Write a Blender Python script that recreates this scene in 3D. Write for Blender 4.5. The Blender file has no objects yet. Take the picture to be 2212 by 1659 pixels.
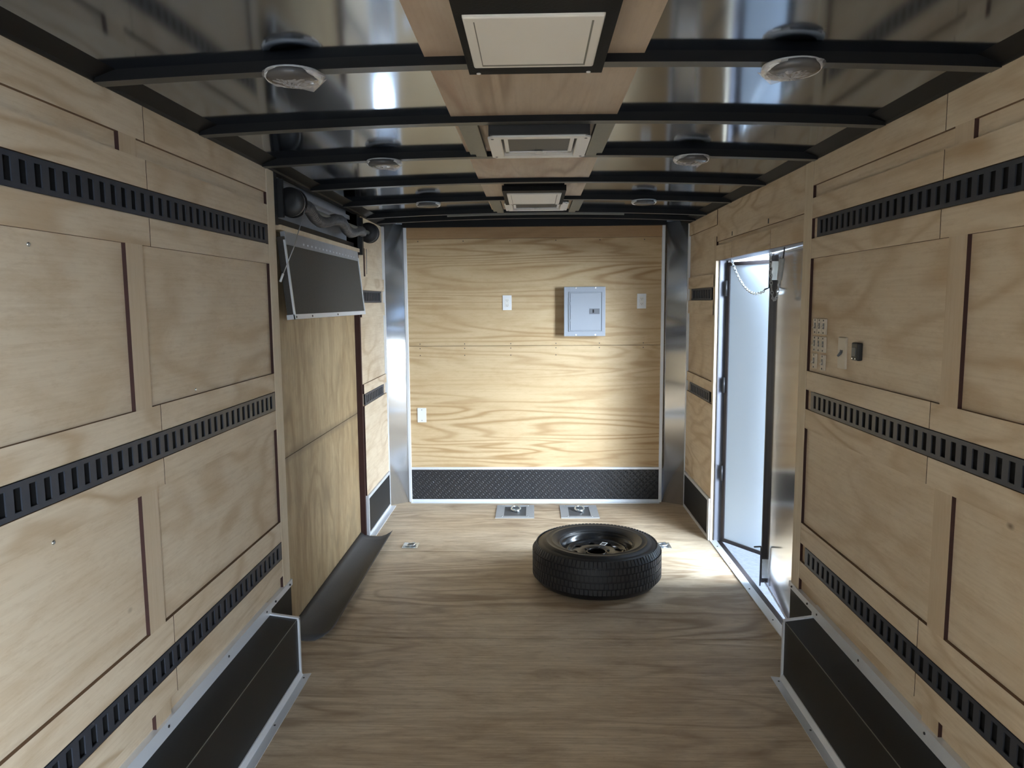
import bpy, bmesh, math, random
from mathutils import Vector, Matrix, noise as mnoise

random.seed(7)
S = bpy.context.scene
COL = S.collection
A = 1.1555          # half width of the trailer, wall face to wall face
ZC = 2.165          # ceiling bow height at the side walls
YF = 5.757          # front wall
YB = -2.0           # rear end
PLY = 0.012         # thickness of the raised plywood strips

# ------------------------------------------------------------------ camera
cam = bpy.data.cameras.new('camera')
cam_o = bpy.data.objects.new('camera', cam)
COL.objects.link(cam_o)
F_PX, PITCH, YAW, ROLL = 1587.0353, 0.11084, -0.02917, -0.00757
cam.sensor_fit = 'HORIZONTAL'
cam.sensor_width = 36.0
cam.lens = 36.0 * F_PX / 2212
cam.clip_start = 0.02
fw = Vector((math.sin(YAW) * math.cos(PITCH), math.cos(YAW) * math.cos(PITCH), -math.sin(PITCH)))
rt = Vector((math.cos(YAW), -math.sin(YAW), 0))
up = rt.cross(fw)
r2 = math.cos(ROLL) * rt + math.sin(ROLL) * up
u2 = -math.sin(ROLL) * rt + math.cos(ROLL) * up
m = Matrix((r2, u2, -fw)).transposed().to_4x4()
m.translation = Vector((-0.0188, 0, 1.5926))
cam_o.matrix_world = m
S.camera = cam_o

# ------------------------------------------------------------------ sky and exposure
world = bpy.data.worlds.new('sky')
S.world = world
world.use_nodes = True
wn, wl = world.node_tree.nodes, world.node_tree.links
wn.clear()
w_out = wn.new('ShaderNodeOutputWorld')
w_bg = wn.new('ShaderNodeBackground')
w_tc = wn.new('ShaderNodeTexCoord')
w_dot = wn.new('ShaderNodeVectorMath'); w_dot.operation = 'DOT_PRODUCT'
w_dot.inputs[1].default_value = Vector((0.84, -0.46, 0.10)).normalized()
w_map = wn.new('ShaderNodeMapRange'); w_map.interpolation_type = 'SMOOTHSTEP'
w_map.inputs['From Min'].default_value = 0.66
w_map.inputs['From Max'].default_value = 0.97
w_map.inputs['To Min'].default_value = 0.0
w_map.inputs['To Max'].default_value = 40.0
wl.new(w_tc.outputs['Generated'], w_dot.inputs[0])
wl.new(w_dot.outputs['Value'], w_map.inputs['Value'])
w_bg.inputs['Color'].default_value = (0.74, 0.87, 1.0, 1)
w_side = wn.new('ShaderNodeVectorMath'); w_side.operation = 'DOT_PRODUCT'      # sky brighter on the right, dimmed on the left to darken the right wall
w_side.inputs[1].default_value = (1, 0, 0)
w_dim = wn.new('ShaderNodeMapRange')
w_dim.inputs['From Min'].default_value = -0.5
w_dim.inputs['From Max'].default_value = 0.7
w_dim.inputs['To Min'].default_value = 0.08
w_dim.inputs['To Max'].default_value = 2.7
w_add = wn.new('ShaderNodeMath'); w_add.operation = 'ADD'
wl.new(w_tc.outputs['Generated'], w_side.inputs[0])
wl.new(w_side.outputs['Value'], w_dim.inputs['Value'])
wl.new(w_map.outputs['Result'], w_add.inputs[0])
wl.new(w_dim.outputs['Result'], w_add.inputs[1])
wl.new(w_add.outputs[0], w_bg.inputs['Strength'])
wl.new(w_bg.outputs[0], w_out.inputs['Surface'])

def portal(name, loc, rot, sx, sy):
    l = bpy.data.lights.new(name, 'AREA')
    l.shape = 'RECTANGLE'; l.size = sx; l.size_y = sy
    l.cycles.is_portal = True
    o = bpy.data.objects.new(name, l)
    o.location = loc; o.rotation_euler = rot
    COL.objects.link(o)
    return o
portal('side_door_daylight', (1.24, 4.04, 0.93), (0, math.radians(90), 0), 1.85, 1.5)
portal('rear_door_daylight', (0, YB - 0.02, 1.07), (math.radians(90), 0, 0), 2.31, 2.15)

S.view_settings.view_transform = 'Standard'
S.view_settings.look = 'None'
S.view_settings.gamma = 1.0
S.view_settings.use_curve_mapping = False
S.view_settings.exposure = 1.46
S.cycles.max_bounces = 10
S.cycles.diffuse_bounces = 6
S.cycles.glossy_bounces = 6
S.cycles.sample_clamp_indirect = 6.0
S.cycles.use_denoising = True

# ------------------------------------------------------------------ materials
def srgb(r, g, b):
    f = lambda c: (c / 12.92 if c <= 0.04045 else ((c + 0.055) / 1.055) ** 2.4)
    return (f(r / 255), f(g / 255), f(b / 255), 1)

def new_mat(name):
    mt = bpy.data.materials.new(name)
    mt.use_nodes = True
    nt = mt.node_tree
    return mt, nt, nt.nodes['Principled BSDF']

def plain(name, col, rough=0.5, metal=0.0, bump=0.0, bscale=60.0, var=0.0, spec=0.5):
    mt, nt, bs = new_mat(name)
    bs.inputs['Base Color'].default_value = col
    bs.inputs['Roughness'].default_value = rough
    bs.inputs['Metallic'].default_value = metal
    bs.inputs['Specular IOR Level'].default_value = spec
    if bump or var:
        g = nt.nodes.new('ShaderNodeNewGeometry')
        n = nt.nodes.new('ShaderNodeTexNoise')
        n.inputs['Scale'].default_value = bscale
        n.inputs['Detail'].default_value = 3
        nt.links.new(g.outputs['Position'], n.inputs['Vector'])
        if bump:
            b = nt.nodes.new('ShaderNodeBump')
            b.inputs['Strength'].default_value = bump
            b.inputs['Distance'].default_value = 0.004
            nt.links.new(n.outputs['Fac'], b.inputs['Height'])
            nt.links.new(b.outputs['Normal'], bs.inputs['Normal'])
        if var:
            mx = nt.nodes.new('ShaderNodeMix'); mx.data_type = 'RGBA'
            mx.inputs['A'].default_value = tuple(c * (1 - var) for c in col[:3]) + (1,)
            mx.inputs['B'].default_value = tuple(min(1, c * (1 + var)) for c in col[:3]) + (1,)
            nt.links.new(n.outputs['Fac'], mx.inputs['Factor'])
            nt.links.new(mx.outputs['Result'], bs.inputs['Base Color'])
    return mt

def wood(name, light, mid, dark, axis, along=0.55, across=3.2, rings=9.0, ring_amt=0.6,
         streak=0.25, blotch=0.3, knots=0.0, rough=0.55, stain=None, seed=0.0, spec=0.35, mottle=0.4, grime_z=None):
    """rotary-cut plywood: contour-line grain stretched along one axis"""
    mt, nt, bs = new_mat(name)
    N, L = nt.nodes, nt.links
    geo = N.new('ShaderNodeNewGeometry')
    info = N.new('ShaderNodeObjectInfo')
    off = N.new('ShaderNodeVectorMath'); off.operation = 'MULTIPLY_ADD'
    comb = N.new('ShaderNodeCombineXYZ')
    for k in range(3):
        L.new(info.outputs['Random'], comb.inputs[k])
    off.inputs[1].default_value = (7.3, 5.1, 9.7)
    off.inputs[2].default_value = (seed, seed * 1.7, seed * 0.6)
    L.new(comb.outputs[0], off.inputs[0])
    add = N.new('ShaderNodeVectorMath'); add.operation = 'ADD'
    L.new(geo.outputs['Position'], add.inputs[0]); L.new(off.outputs[0], add.inputs[1])
    def mapped(a, c):
        mp = N.new('ShaderNodeMapping')
        sc = [c, c, c]; sc[axis] = a
        mp.inputs['Scale'].default_value = sc
        L.new(add.outputs[0], mp.inputs['Vector'])
        return mp.outputs[0]
    def nz(vec, scale=1.0, detail=2.0, rough=0.5, dist=0.0):
        n = N.new('ShaderNodeTexNoise')
        n.inputs['Scale'].default_value = scale; n.inputs['Detail'].default_value = detail
        n.inputs['Roughness'].default_value = rough; n.inputs['Distortion'].default_value = dist
        L.new(vec, n.inputs['Vector'])
        return n.outputs['Fac']
    def math_(op, a, b=None, c=None):
        n = N.new('ShaderNodeMath'); n.operation = op
        for i, v in enumerate((a, b, c)):
            if v is None: continue
            if isinstance(v, (int, float)): n.inputs[i].default_value = v
            else: L.new(v, n.inputs[i])
        return n.outputs[0]
    def mixc(f, a, b):
        n = N.new('ShaderNodeMix'); n.data_type = 'RGBA'
        if isinstance(f, (int, float)): n.inputs['Factor'].default_value = f
        else: L.new(f, n.inputs['Factor'])
        for key, v in (('A', a), ('B', b)):
            if isinstance(v, tuple): n.inputs[key].default_value = v
            else: L.new(v, n.inputs[key])
        return n.outputs['Result']
    base = nz(mapped(along, across), 1.0, 2.5, 0.42, 0.35)
    fine = nz(mapped(along * 6, across * 9), 1.0, 2.0)
    ph = math_('MULTIPLY_ADD', base, rings * 6.283, math_('MULTIPLY', fine, 1.1))
    sn = math_('SINE', ph)
    r01 = math_('MULTIPLY_ADD', sn, 0.5, 0.5)
    r3 = math_('POWER', r01, 2.6)
    patch = nz(mapped(along * 1.2, across * 0.7), 1.0, 1.5)
    patch = math_('MULTIPLY', math_('SUBTRACT', patch, 0.33), 2.6)
    patch.node.use_clamp = True
    ringf = math_('MULTIPLY', math_('MULTIPLY', r3, ring_amt), patch)
    st = nz(mapped(along * 3.0, 95.0), 1.0, 3.0, 0.6)
    stf = math_('MULTIPLY', math_('SUBTRACT', st, 0.42), streak * 4); stf.node.use_clamp = True
    bl = nz(mapped(along * 1.6, across * 0.6), 1.0, 3.0, 0.55, 0.4)
    blf = math_('MULTIPLY', math_('SUBTRACT', bl, 0.42), blotch * 5); blf.node.use_clamp = True
    gr = nz(mapped(14.0, 60.0), 1.0, 4.0, 0.7)
    c = mixc(blf, light, mid)
    mo = nz(mapped(2.4, 7.0), 1.0, 5.0, 0.65, 0.6)
    mof = math_('MULTIPLY', math_('SUBTRACT', mo, 0.47), 3.2); mof.node.use_clamp = True
    c = mixc(math_('MULTIPLY', mof, mottle), c, mixc(0.55, mid, dark))
    grf = math_('MULTIPLY', math_('SUBTRACT', gr, 0.5), 3.0); grf.node.use_clamp = True
    c = mixc(math_('MULTIPLY', grf, mottle * 0.6), c, dark)
    c = mixc(ringf, c, dark)
    c = mixc(math_('MULTIPLY', stf, 0.5), c, dark)
    if stain:
        s = nz(mapped(along * 2.2, across * 1.5), 1.0, 4.0, 0.6, 0.8)
        sf = math_('MULTIPLY', math_('SUBTRACT', s, 0.52), 4.0); sf.node.use_clamp = True
        c = mixc(math_('MULTIPLY', sf, 0.75), c, stain)
    if grime_z:
        sp = N.new('ShaderNodeSeparateXYZ'); L.new(geo.outputs['Position'], sp.inputs[0])
        wob = math_('MULTIPLY_ADD', nz(mapped(5.0, 5.0), 1.0, 3.0), 0.05, -0.025)
        dz = math_('ABSOLUTE', math_('SUBTRACT', math_('ADD', sp.outputs['Z'], wob), grime_z))
        gf = math_('SUBTRACT', 1.0, math_('MULTIPLY', dz, 1 / 0.035)); gf.node.use_clamp = True
        c = mixc(math_('MULTIPLY', gf, 0.6), c, (0.13, 0.095, 0.065, 1))
    if knots:
        v = N.new('ShaderNodeTexVoronoi'); v.inputs['Scale'].default_value = 1.0
        L.new(mapped(2.6, 4.2), v.inputs['Vector'])
        kf = math_('SUBTRACT', 1.0, math_('MULTIPLY', v.outputs['Distance'], 1 / knots)); kf.node.use_clamp = True
        c = mixc(math_('MULTIPLY', kf, 0.85), c, (0.09, 0.05, 0.025, 1))
    L.new(c, bs.inputs['Base Color'])
    bs.inputs['Roughness'].default_value = rough
    bs.inputs['Specular IOR Level'].default_value = spec
    b = N.new('ShaderNodeBump'); b.inputs['Strength'].default_value = 0.12; b.inputs['Distance'].default_value = 0.002
    L.new(st, b.inputs['Height']); L.new(b.outputs['Normal'], bs.inputs['Normal'])
    return mt

PL, PM, PD = (0.67, 0.565, 0.425, 1), (0.60, 0.475, 0.325, 1), (0.38, 0.25, 0.13, 1)
M = {}
M['ply_side'] = wood('plywood along the side walls', PL, PM, PD, 1, ring_amt=0.75, rings=9, blotch=0.45, along=0.7, across=2.2, knots=0.05, mottle=0.65, streak=0.35)
M['strip_side'] = wood('plywood strips along the walls', PL, PM, PD, 1, ring_amt=0.75, rings=9, mottle=0.55, streak=0.35, seed=3, along=0.9, across=3.4)
M['ply_vert'] = wood('plywood with upright grain', (0.56, 0.44, 0.30, 1), PM, PD, 2, ring_amt=0.55, rings=8, seed=5)
M['batten'] = wood('pale upright batten', (0.58, 0.47, 0.34, 1), (0.52, 0.40, 0.26, 1), PD, 2, ring_amt=0.35, rings=5, seed=8, across=6)
M['post'] = wood('pale pine post', (0.66, 0.57, 0.43, 1), (0.60, 0.48, 0.33, 1), PD, 2, ring_amt=0.25, rings=4, seed=11, across=7)
M['ply_front'] = wood('strongly figured front plywood', (0.62, 0.475, 0.29, 1), (0.53, 0.365, 0.19, 1), (0.33, 0.19, 0.075, 1), 0,
                      ring_amt=0.95, rings=15, along=0.33, across=4.6, mottle=0.5, seed=14, blotch=0.3)
M['ply_top'] = wood('brown top board', (0.42, 0.27, 0.14, 1), (0.34, 0.20, 0.10, 1), (0.24, 0.13, 0.05, 1), 0, ring_amt=0.4, seed=17)
M['ply_ramp'] = wood('weathered ramp plywood', (0.47, 0.355, 0.21, 1), (0.39, 0.265, 0.14, 1), (0.20, 0.125, 0.06, 1), 2,
                     ring_amt=0.7, rings=8, along=1.0, across=2.8, streak=0.55, mottle=1.0, seed=20, grime_z=0.862, stain=(0.24, 0.18, 0.11, 1))
M['floor'] = wood('worn plywood floor', (0.68, 0.565, 0.42, 1), (0.56, 0.435, 0.295, 1), (0.27, 0.185, 0.115, 1), 0,
                  ring_amt=0.85, rings=9, along=0.75, across=3.6, streak=0.7, blotch=0.5, mottle=0.95, seed=23, stain=(0.25, 0.17, 0.11, 1), rough=0.5, spec=0.3)
M['ply_ceil'] = wood('ceiling plywood strip', (0.56, 0.46, 0.36, 1), (0.52, 0.40, 0.29, 1), (0.30, 0.21, 0.14, 1), 1, ring_amt=0.85, rings=8, seed=27, stain=(0.42, 0.26, 0.18, 1), across=4.5)
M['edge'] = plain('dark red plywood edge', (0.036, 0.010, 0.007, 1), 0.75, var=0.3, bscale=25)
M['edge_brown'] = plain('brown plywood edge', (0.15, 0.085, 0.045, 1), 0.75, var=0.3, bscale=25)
M['track'] = plain('dark painted track steel', (0.045, 0.05, 0.065, 1), 0.42, 0.2, var=0.15, bscale=40)
M['track_dark'] = plain('black inside the track slots', (0.004, 0.004, 0.005, 1), 0.8)
M['roof'] = plain('glossy black roof skin', (0.32, 0.375, 0.46, 1), 0.10, 1.0, bump=0.035, bscale=2.4)
M['bow'] = plain('black painted roof bow', (0.006, 0.006, 0.0065, 1), 0.55, spec=0.25)
M['bow_under'] = plain('roof bow underside with painted light', (0.075, 0.073, 0.068, 1), 0.45)  # underside coloured lighter than the black face, standing in for light on it
M['black'] = plain('black painted steel', (0.012, 0.012, 0.013, 1), 0.45)
M['alu'] = plain('bare aluminium', (0.78, 0.81, 0.86, 1), 0.36, 0.3, bump=0.03, bscale=12)
M['alu_mid'] = plain('weathered aluminium plate', (0.46, 0.48, 0.51, 1), 0.42, 0.35, var=0.08)
M['alu_dull'] = plain('dull aluminium', (0.20, 0.20, 0.175, 1), 0.5, 0.4, var=0.1)
M['alu_corner'] = plain('brushed aluminium corner sheet', (0.82, 0.83, 0.85, 1), 0.17, 0.85, bump=0.02, bscale=3)
M['alu_door'] = plain('polished aluminium door skin', (0.78, 0.78, 0.77, 1), 0.14, 1.0, bump=0.02, bscale=3)
M['white'] = plain('white paint', (0.80, 0.81, 0.82, 1), 0.35)
M['plate'] = plain('white plastic plate', (0.78, 0.79, 0.80, 1), 0.3)
M['ivory'] = plain('ivory plastic', (0.58, 0.52, 0.43, 1), 0.4)
M['vent_panel'] = plain('off-white cover panel', (0.80, 0.78, 0.74, 1), 0.45)
M['vent_frame'] = plain('black vent frame', (0.006, 0.006, 0.0065, 1), 0.7, bump=0.15, bscale=160, spec=0.2)
M['screen'] = plain('dark vent screen', (0.018, 0.022, 0.026, 1), 0.5, bump=0.2, bscale=300)
M['panel_grey'] = plain('grey enamel', (0.33, 0.36, 0.41, 1), 0.38)
M['panel_dark'] = plain('darker grey latch', (0.14, 0.15, 0.17, 1), 0.4)
M['galv'] = plain('grey galvanised sheet', (0.42, 0.44, 0.48, 1), 0.4, 0.3, var=0.12, bscale=18)
M['zinc'] = plain('bright zinc plate', (0.74, 0.80, 0.84, 1), 0.22, 0.95, bump=0.1, bscale=40)
M['cup'] = plain('dark recessed cup', (0.13, 0.135, 0.145, 1), 0.45, 0.4)
M['rubber'] = plain('tyre rubber', (0.013, 0.013, 0.014, 1), 0.45, bump=0.1, bscale=120, spec=0.45)
M['tread'] = plain('tread rubber', (0.026, 0.026, 0.028, 1), 0.5, bump=0.1, bscale=120)
M['rim'] = plain('black glossy rim', (0.010, 0.0105, 0.012, 1), 0.22, 0.0)
M['kick'] = plain('black kick plate', (0.013, 0.0125, 0.012, 1), 0.5, spec=0.35, bump=0.06, bscale=150)
M['flap'] = plain('charcoal transition flap', (0.078, 0.079, 0.084, 1), 0.6, bump=0.3, bscale=220)
M['grit'] = plain('dark grit surface', (0.066, 0.060, 0.053, 1), 0.75, bump=0.5, bscale=190, var=0.25)
M['spring'] = plain('sooty grey spring', (0.12, 0.118, 0.12, 1), 0.38, 0.4, var=0.45, bscale=30)
M['cable'] = plain('steel cable', (0.45, 0.45, 0.45, 1), 0.35, 0.8)
M['door_frame'] = plain('dark bronze frame', (0.030, 0.024, 0.026, 1), 0.4)
M['door_frame_blue'] = plain('grey jamb', (0.17, 0.18, 0.22, 1), 0.4, 0.3)
M['leaf_white'] = plain('pale door skin', (0.63, 0.74, 0.86, 1), 0.5)
M['screw'] = plain('dark screw head', (0.06, 0.06, 0.065, 1), 0.4, 0.6)
M['lens'] = plain('smoky lamp lens', (0.10, 0.098, 0.10, 1), 0.25)
M['sticker'] = plain('white sticker', (0.75, 0.77, 0.80, 1), 0.5)
M['gravel'] = plain('grey gravel', (0.034, 0.040, 0.056, 1), 0.9, bump=0.8, bscale=28, var=0.5)

def diamond():
    mt, nt, bs = new_mat('black diamond plate')
    N, L = nt.nodes, nt.links
    g = N.new('ShaderNodeNewGeometry')
    sep = N.new('ShaderNodeSeparateXYZ'); L.new(g.outputs['Position'], sep.inputs[0])
    def mm(op, a, b=None):
        n = N.new('ShaderNodeMath'); n.operation = op
        for i, v in enumerate((a, b)):
            if v is None: continue
            if isinstance(v, (int, float)): n.inputs[i].default_value = v
            else: L.new(v, n.inputs[i])
        return n.outputs[0]
    k = 2 * math.pi / 0.05
    hx = mm('ADD', sep.outputs['X'], sep.outputs['Y'])
    a = mm('SINE', mm('MULTIPLY', mm('ADD', hx, sep.outputs['Z']), k))
    b = mm('SINE', mm('MULTIPLY', mm('SUBTRACT', hx, sep.outputs['Z']), k))
    p1 = mm('MULTIPLY', mm('POWER', mm('ABSOLUTE', a), 8.0), mm('GREATER_THAN', b, 0.25))
    p2 = mm('MULTIPLY', mm('POWER', mm('ABSOLUTE', b), 8.0), mm('GREATER_THAN', a, 0.25))
    h = mm('MAXIMUM', p1, p2)
    bp = N.new('ShaderNodeBump'); bp.inputs['Strength'].default_value = 0.9; bp.inputs['Distance'].default_value = 0.004
    L.new(h, bp.inputs['Height']); L.new(bp.outputs['Normal'], bs.inputs['Normal'])
    bs.inputs['Base Color'].default_value = (0.022, 0.022, 0.025, 1)
    bs.inputs['Roughness'].default_value = 0.33
    return mt
M['diamond'] = diamond()

def plastic_wrap():
    mt, nt, bs = new_mat('crumpled clear plastic')
    N, L = nt.nodes, nt.links
    bs.inputs['Base Color'].default_value = (0.80, 0.78, 0.80, 1)
    bs.inputs['Roughness'].default_value = 0.18
    bs.inputs['Alpha'].default_value = 0.33
    return mt
M['wrap'] = plastic_wrap()

# ------------------------------------------------------------------ mesh helpers
def bx(bm, x0, x1, y0, y1, z0, z1, mi=0):
    if x0 > x1: x0, x1 = x1, x0
    if y0 > y1: y0, y1 = y1, y0
    if z0 > z1: z0, z1 = z1, z0
    v = [bm.verts.new(p) for p in ((x0, y0, z0), (x1, y0, z0), (x1, y1, z0), (x0, y1, z0),
                                   (x0, y0, z1), (x1, y0, z1), (x1, y1, z1), (x0, y1, z1))]
    fs = []
    for q in ((3, 2, 1, 0), (4, 5, 6, 7), (0, 1, 5, 4), (1, 2, 6, 5), (2, 3, 7, 6), (3, 0, 4, 7)):
        f = bm.faces.new([v[i] for i in q]); f.material_index = mi; fs.append(f)
    return fs

def box(*a, **k):
    bm = bmesh.new(); bx(bm, *a, **k); return bm

def bevel(bm, w, seg=2):
    bmesh.ops.bevel(bm, geom=bm.edges[:], offset=w, segments=seg, profile=0.6, affect='EDGES', clamp_overlap=True)
    return bm

def prism(bm, pts2, lo, hi, axis, mi=0):
    """extrude a polygon; pts2 are the two other coordinates in order, axis is the extrusion axis"""
    def P(p, t):
        l = list(p); l.insert(axis, t); return l
    a = [bm.verts.new(P(p, lo)) for p in pts2]
    b = [bm.verts.new(P(p, hi)) for p in pts2]
    n = len(pts2)
    fs = [bm.faces.new(a), bm.faces.new(b[::-1])]
    for i in range(n):
        fs.append(bm.faces.new((a[i], b[i], b[(i + 1) % n], a[(i + 1) % n])))
    for f in fs: f.material_index = mi
    bmesh.ops.recalc_face_normals(bm, faces=fs)
    return fs

def frame_to(d):
    d = Vector(d).normalized()
    h = Vector((0, 0, 1)) if abs(d.z) < 0.9 else Vector((1, 0, 0))
    a = d.cross(h).normalized(); b = d.cross(a)
    return a, b

def tube(bm, pts, r, seg=10, mi=0, cap=True, closed=False):
    pts = [Vector(p) for p in pts]
    n = len(pts); rings = []
    rr = r if isinstance(r, (list, tuple)) else [r] * n
    prev = None
    for i, p in enumerate(pts):
        d = (pts[(i + 1) % n] - pts[i - 1]) if closed else (pts[min(i + 1, n - 1)] - pts[max(i - 1, 0)])
        d.normalize()
        if prev is None: a, b = frame_to(d)
        else:
            a = prev - d * prev.dot(d)
            a.normalize(); b = d.cross(a)
        prev = a
        rings.append([bm.verts.new(p + rr[i] * (math.cos(t) * a + math.sin(t) * b))
                      for t in (2 * math.pi * k / seg for k in range(seg))])
    m_ = n if closed else n - 1
    for i in range(m_):
        A_, B_ = rings[i], rings[(i + 1) % n]
        for k in range(seg):
            f = bm.faces.new((A_[k], A_[(k + 1) % seg], B_[(k + 1) % seg], B_[k])); f.smooth = True; f.material_index = mi
    if cap and not closed:
        for ring in (rings[0][::-1], rings[-1]):
            f = bm.faces.new(ring); f.material_index = mi
    return bm

def lathe(bm, prof, seg=48, center=(0, 0, 0), axis=2, mi=0, smooth=True, close=False):
    rings = []
    for r, h in prof:
        ring = []
        for k in range(seg):
            t = 2 * math.pi * k / seg
            c, s = r * math.cos(t), r * math.sin(t)
            p = {2: (c, s, h), 1: (c, h, s), 0: (h, c, s)}[axis]
            ring.append(bm.verts.new(Vector(p) + Vector(center)))
        rings.append(ring)
    fs = []
    m_ = len(rings) if close else len(rings) - 1
    for i in range(m_):
        A_, B_ = rings[i], rings[(i + 1) % len(rings)]
        for k in range(seg):
            f = bm.faces.new((A_[k], A_[(k + 1) % seg], B_[(k + 1) % seg], B_[k])); f.smooth = smooth; f.material_index = mi
            fs.append(f)
    if not close:
        for ring in (rings[0], rings[-1]):
            f = bm.faces.new(ring); f.material_index = mi; fs.append(f)
    bmesh.ops.recalc_face_normals(bm, faces=fs)
    return bm

def thick_grid(bm, rows, off, wrap=False, skip=None, smooth=True):
    """closed slab from rows of points: the grid, its copy moved by off, and the rim between them"""
    off = Vector(off)
    A_ = [[bm.verts.new(p) for p in r] for r in rows]
    B_ = [[bm.verts.new(Vector(p) + off) for p in r] for r in rows]
    nr, nc = len(rows), len(rows[0])
    cols = range(nc) if wrap else range(nc - 1)
    solid = {(i, k) for i in range(nr - 1) for k in cols if not (skip and skip(i, k))}
    for i, k in solid:
        k2 = (k + 1) % nc
        f = bm.faces.new((A_[i][k], A_[i][k2], A_[i + 1][k2], A_[i + 1][k])); f.smooth = smooth
        f = bm.faces.new((B_[i + 1][k], B_[i + 1][k2], B_[i][k2], B_[i][k])); f.smooth = smooth
        for (di, dk), (a, b) in (((-1, 0), ((i, k2), (i, k))), ((1, 0), ((i + 1, k), (i + 1, k2))),
                                 ((0, -1), ((i, k), (i + 1, k))), ((0, 1), ((i + 1, k2), (i, k2)))):
            kk = (k + dk) % nc if wrap else k + dk
            if (i + di, kk) not in solid:
                bm.faces.new((A_[a[0]][a[1]], A_[b[0]][b[1]], B_[b[0]][b[1]], B_[a[0]][a[1]]))
    bm.normal_update()
    return bm

def obj(name, bm, mats, parent=None, smooth_angle=None, normals=True):
    if normals:
        bmesh.ops.recalc_face_normals(bm, faces=bm.faces[:])
    if parent is not None and parent.type == 'EMPTY':
        bmesh.ops.translate(bm, verts=bm.verts[:], vec=-Vector(parent.location))
    elif parent is not None and parent.parent is not None:
        bmesh.ops.translate(bm, verts=bm.verts[:], vec=-Vector(parent.parent.location))
    me = bpy.data.meshes.new(name)
    bm.to_mesh(me); bm.free()
    for q in (mats if isinstance(mats, (list, tuple)) else [mats]):
        me.materials.append(q)
    o = bpy.data.objects.new(name, me)
    COL.objects.link(o)
    if parent is not None: o.parent = parent
    return o

def tag(o, label, cat, group=None):
    o['label'] = label; o['category'] = cat
    if group: o['group'] = group
    return o

def thing(name, label, cat, loc=(0, 0, 0), group=None):
    o = bpy.data.objects.new(name, None)
    o.empty_display_size = 0.05
    COL.objects.link(o); o.location = loc
    return tag(o, label, cat, group)

def struct(name, bm, mats, parent=None):
    o = obj(name, bm, mats, parent)
    if parent is None: o['kind'] = 'structure'
    return o

def struct_empty(name):
    o = bpy.data.objects.new(name, None); COL.objects.link(o); o['kind'] = 'structure'
    o.empty_display_size = 0.05
    return o

def dup(root, loc, label, group=None):
    r = root.copy(); COL.objects.link(r); r.location = loc; r['label'] = label
    if group: r['group'] = group
    for ch in list(root.children):
        c = ch.copy(); COL.objects.link(c); c.parent = r
        for g in ch.children:
            d = g.copy(); COL.objects.link(d); d.parent = c
    return r

def zbow(x):            # underside of the arched roof bows
    return ZC + 0.030 * (1 - (x / A) ** 2)
SKIN = 0.028

# ================================================================== SETTING
# floor: plywood sheets with butt joints
bm = bmesh.new()
joints = [YB, 0.9, 2.13, 3.345, 4.565, YF + 0.05]
for y0, y1 in zip(joints[:-1], joints[1:]):
    bx(bm, -A - 0.04, A + 0.04, y0 + 0.003, y1 - 0.003, -0.03, 0.0)
bx(bm, -A - 0.05, A + 0.05, YB, YF + 0.06, -0.06, -0.0305, 1)
struct('floor', bm, [M['floor'], M['black']])

# outside ground
bm = bmesh.new()
n = 26
gv = [[bm.verts.new((-14 + 28 * i / n, -12 + 28 * j / n, -0.50)) for j in range(n + 1)] for i in range(n + 1)]
for i in range(n):
    for j in range(n):
        bm.faces.new((gv[i][j], gv[i + 1][j], gv[i + 1][j + 1], gv[i][j + 1]))
struct('ground', bm, M['gravel'])

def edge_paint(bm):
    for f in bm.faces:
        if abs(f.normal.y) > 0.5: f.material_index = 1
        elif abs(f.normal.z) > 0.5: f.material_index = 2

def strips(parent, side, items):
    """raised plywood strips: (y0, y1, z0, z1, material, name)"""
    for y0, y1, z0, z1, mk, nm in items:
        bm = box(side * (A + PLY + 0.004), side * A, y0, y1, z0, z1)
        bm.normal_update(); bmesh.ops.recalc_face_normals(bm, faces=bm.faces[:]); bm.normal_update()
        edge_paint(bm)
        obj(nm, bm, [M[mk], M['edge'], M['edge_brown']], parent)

Y_POST0, Y_POST1 = 3.178, 3.27
def rear_strips():
    out = []
    g = 0.0015
    for z0, z1 in ((2.068, ZC + 0.03), (1.932, 2.016), (1.766, 1.848), (1.210, 1.290), (1.042, 1.125), (0.530, 0.620), (0.370, 0.448)):
        out.append((YB, 2.188 - g, z0, z1, 'strip_side', 'plywood_strip'))
        out.append((2.188 + g, Y_POST0 - 0.001, z0, z1, 'strip_side', 'plywood_strip'))
    for z0, z1 in ((2.016, 2.068), (1.290, 1.766), (0.620, 1.042), (0.30, 0.370)):
        out.append((2.050, 2.140, z0, z1, 'batten', 'batten'))
    return out

# left wall
bm = bmesh.new()
bx(bm, -A - 0.06, -A - PLY, YB, Y_POST1, 0, 2.23)
bx(bm, -A - 0.06, -A - PLY, 4.87, YF + 0.05, 0, 2.23)
wl_ = struct('wall_left', bm, M['ply_side'])
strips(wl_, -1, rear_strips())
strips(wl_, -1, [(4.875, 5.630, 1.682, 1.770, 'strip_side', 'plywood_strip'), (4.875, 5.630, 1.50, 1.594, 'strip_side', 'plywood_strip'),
                 (4.875, 5.630, 0.985, 1.05, 'strip_side', 'plywood_strip'), (4.875, 5.630, 0.285, 0.902, 'strip_side', 'plywood_strip')])
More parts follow.
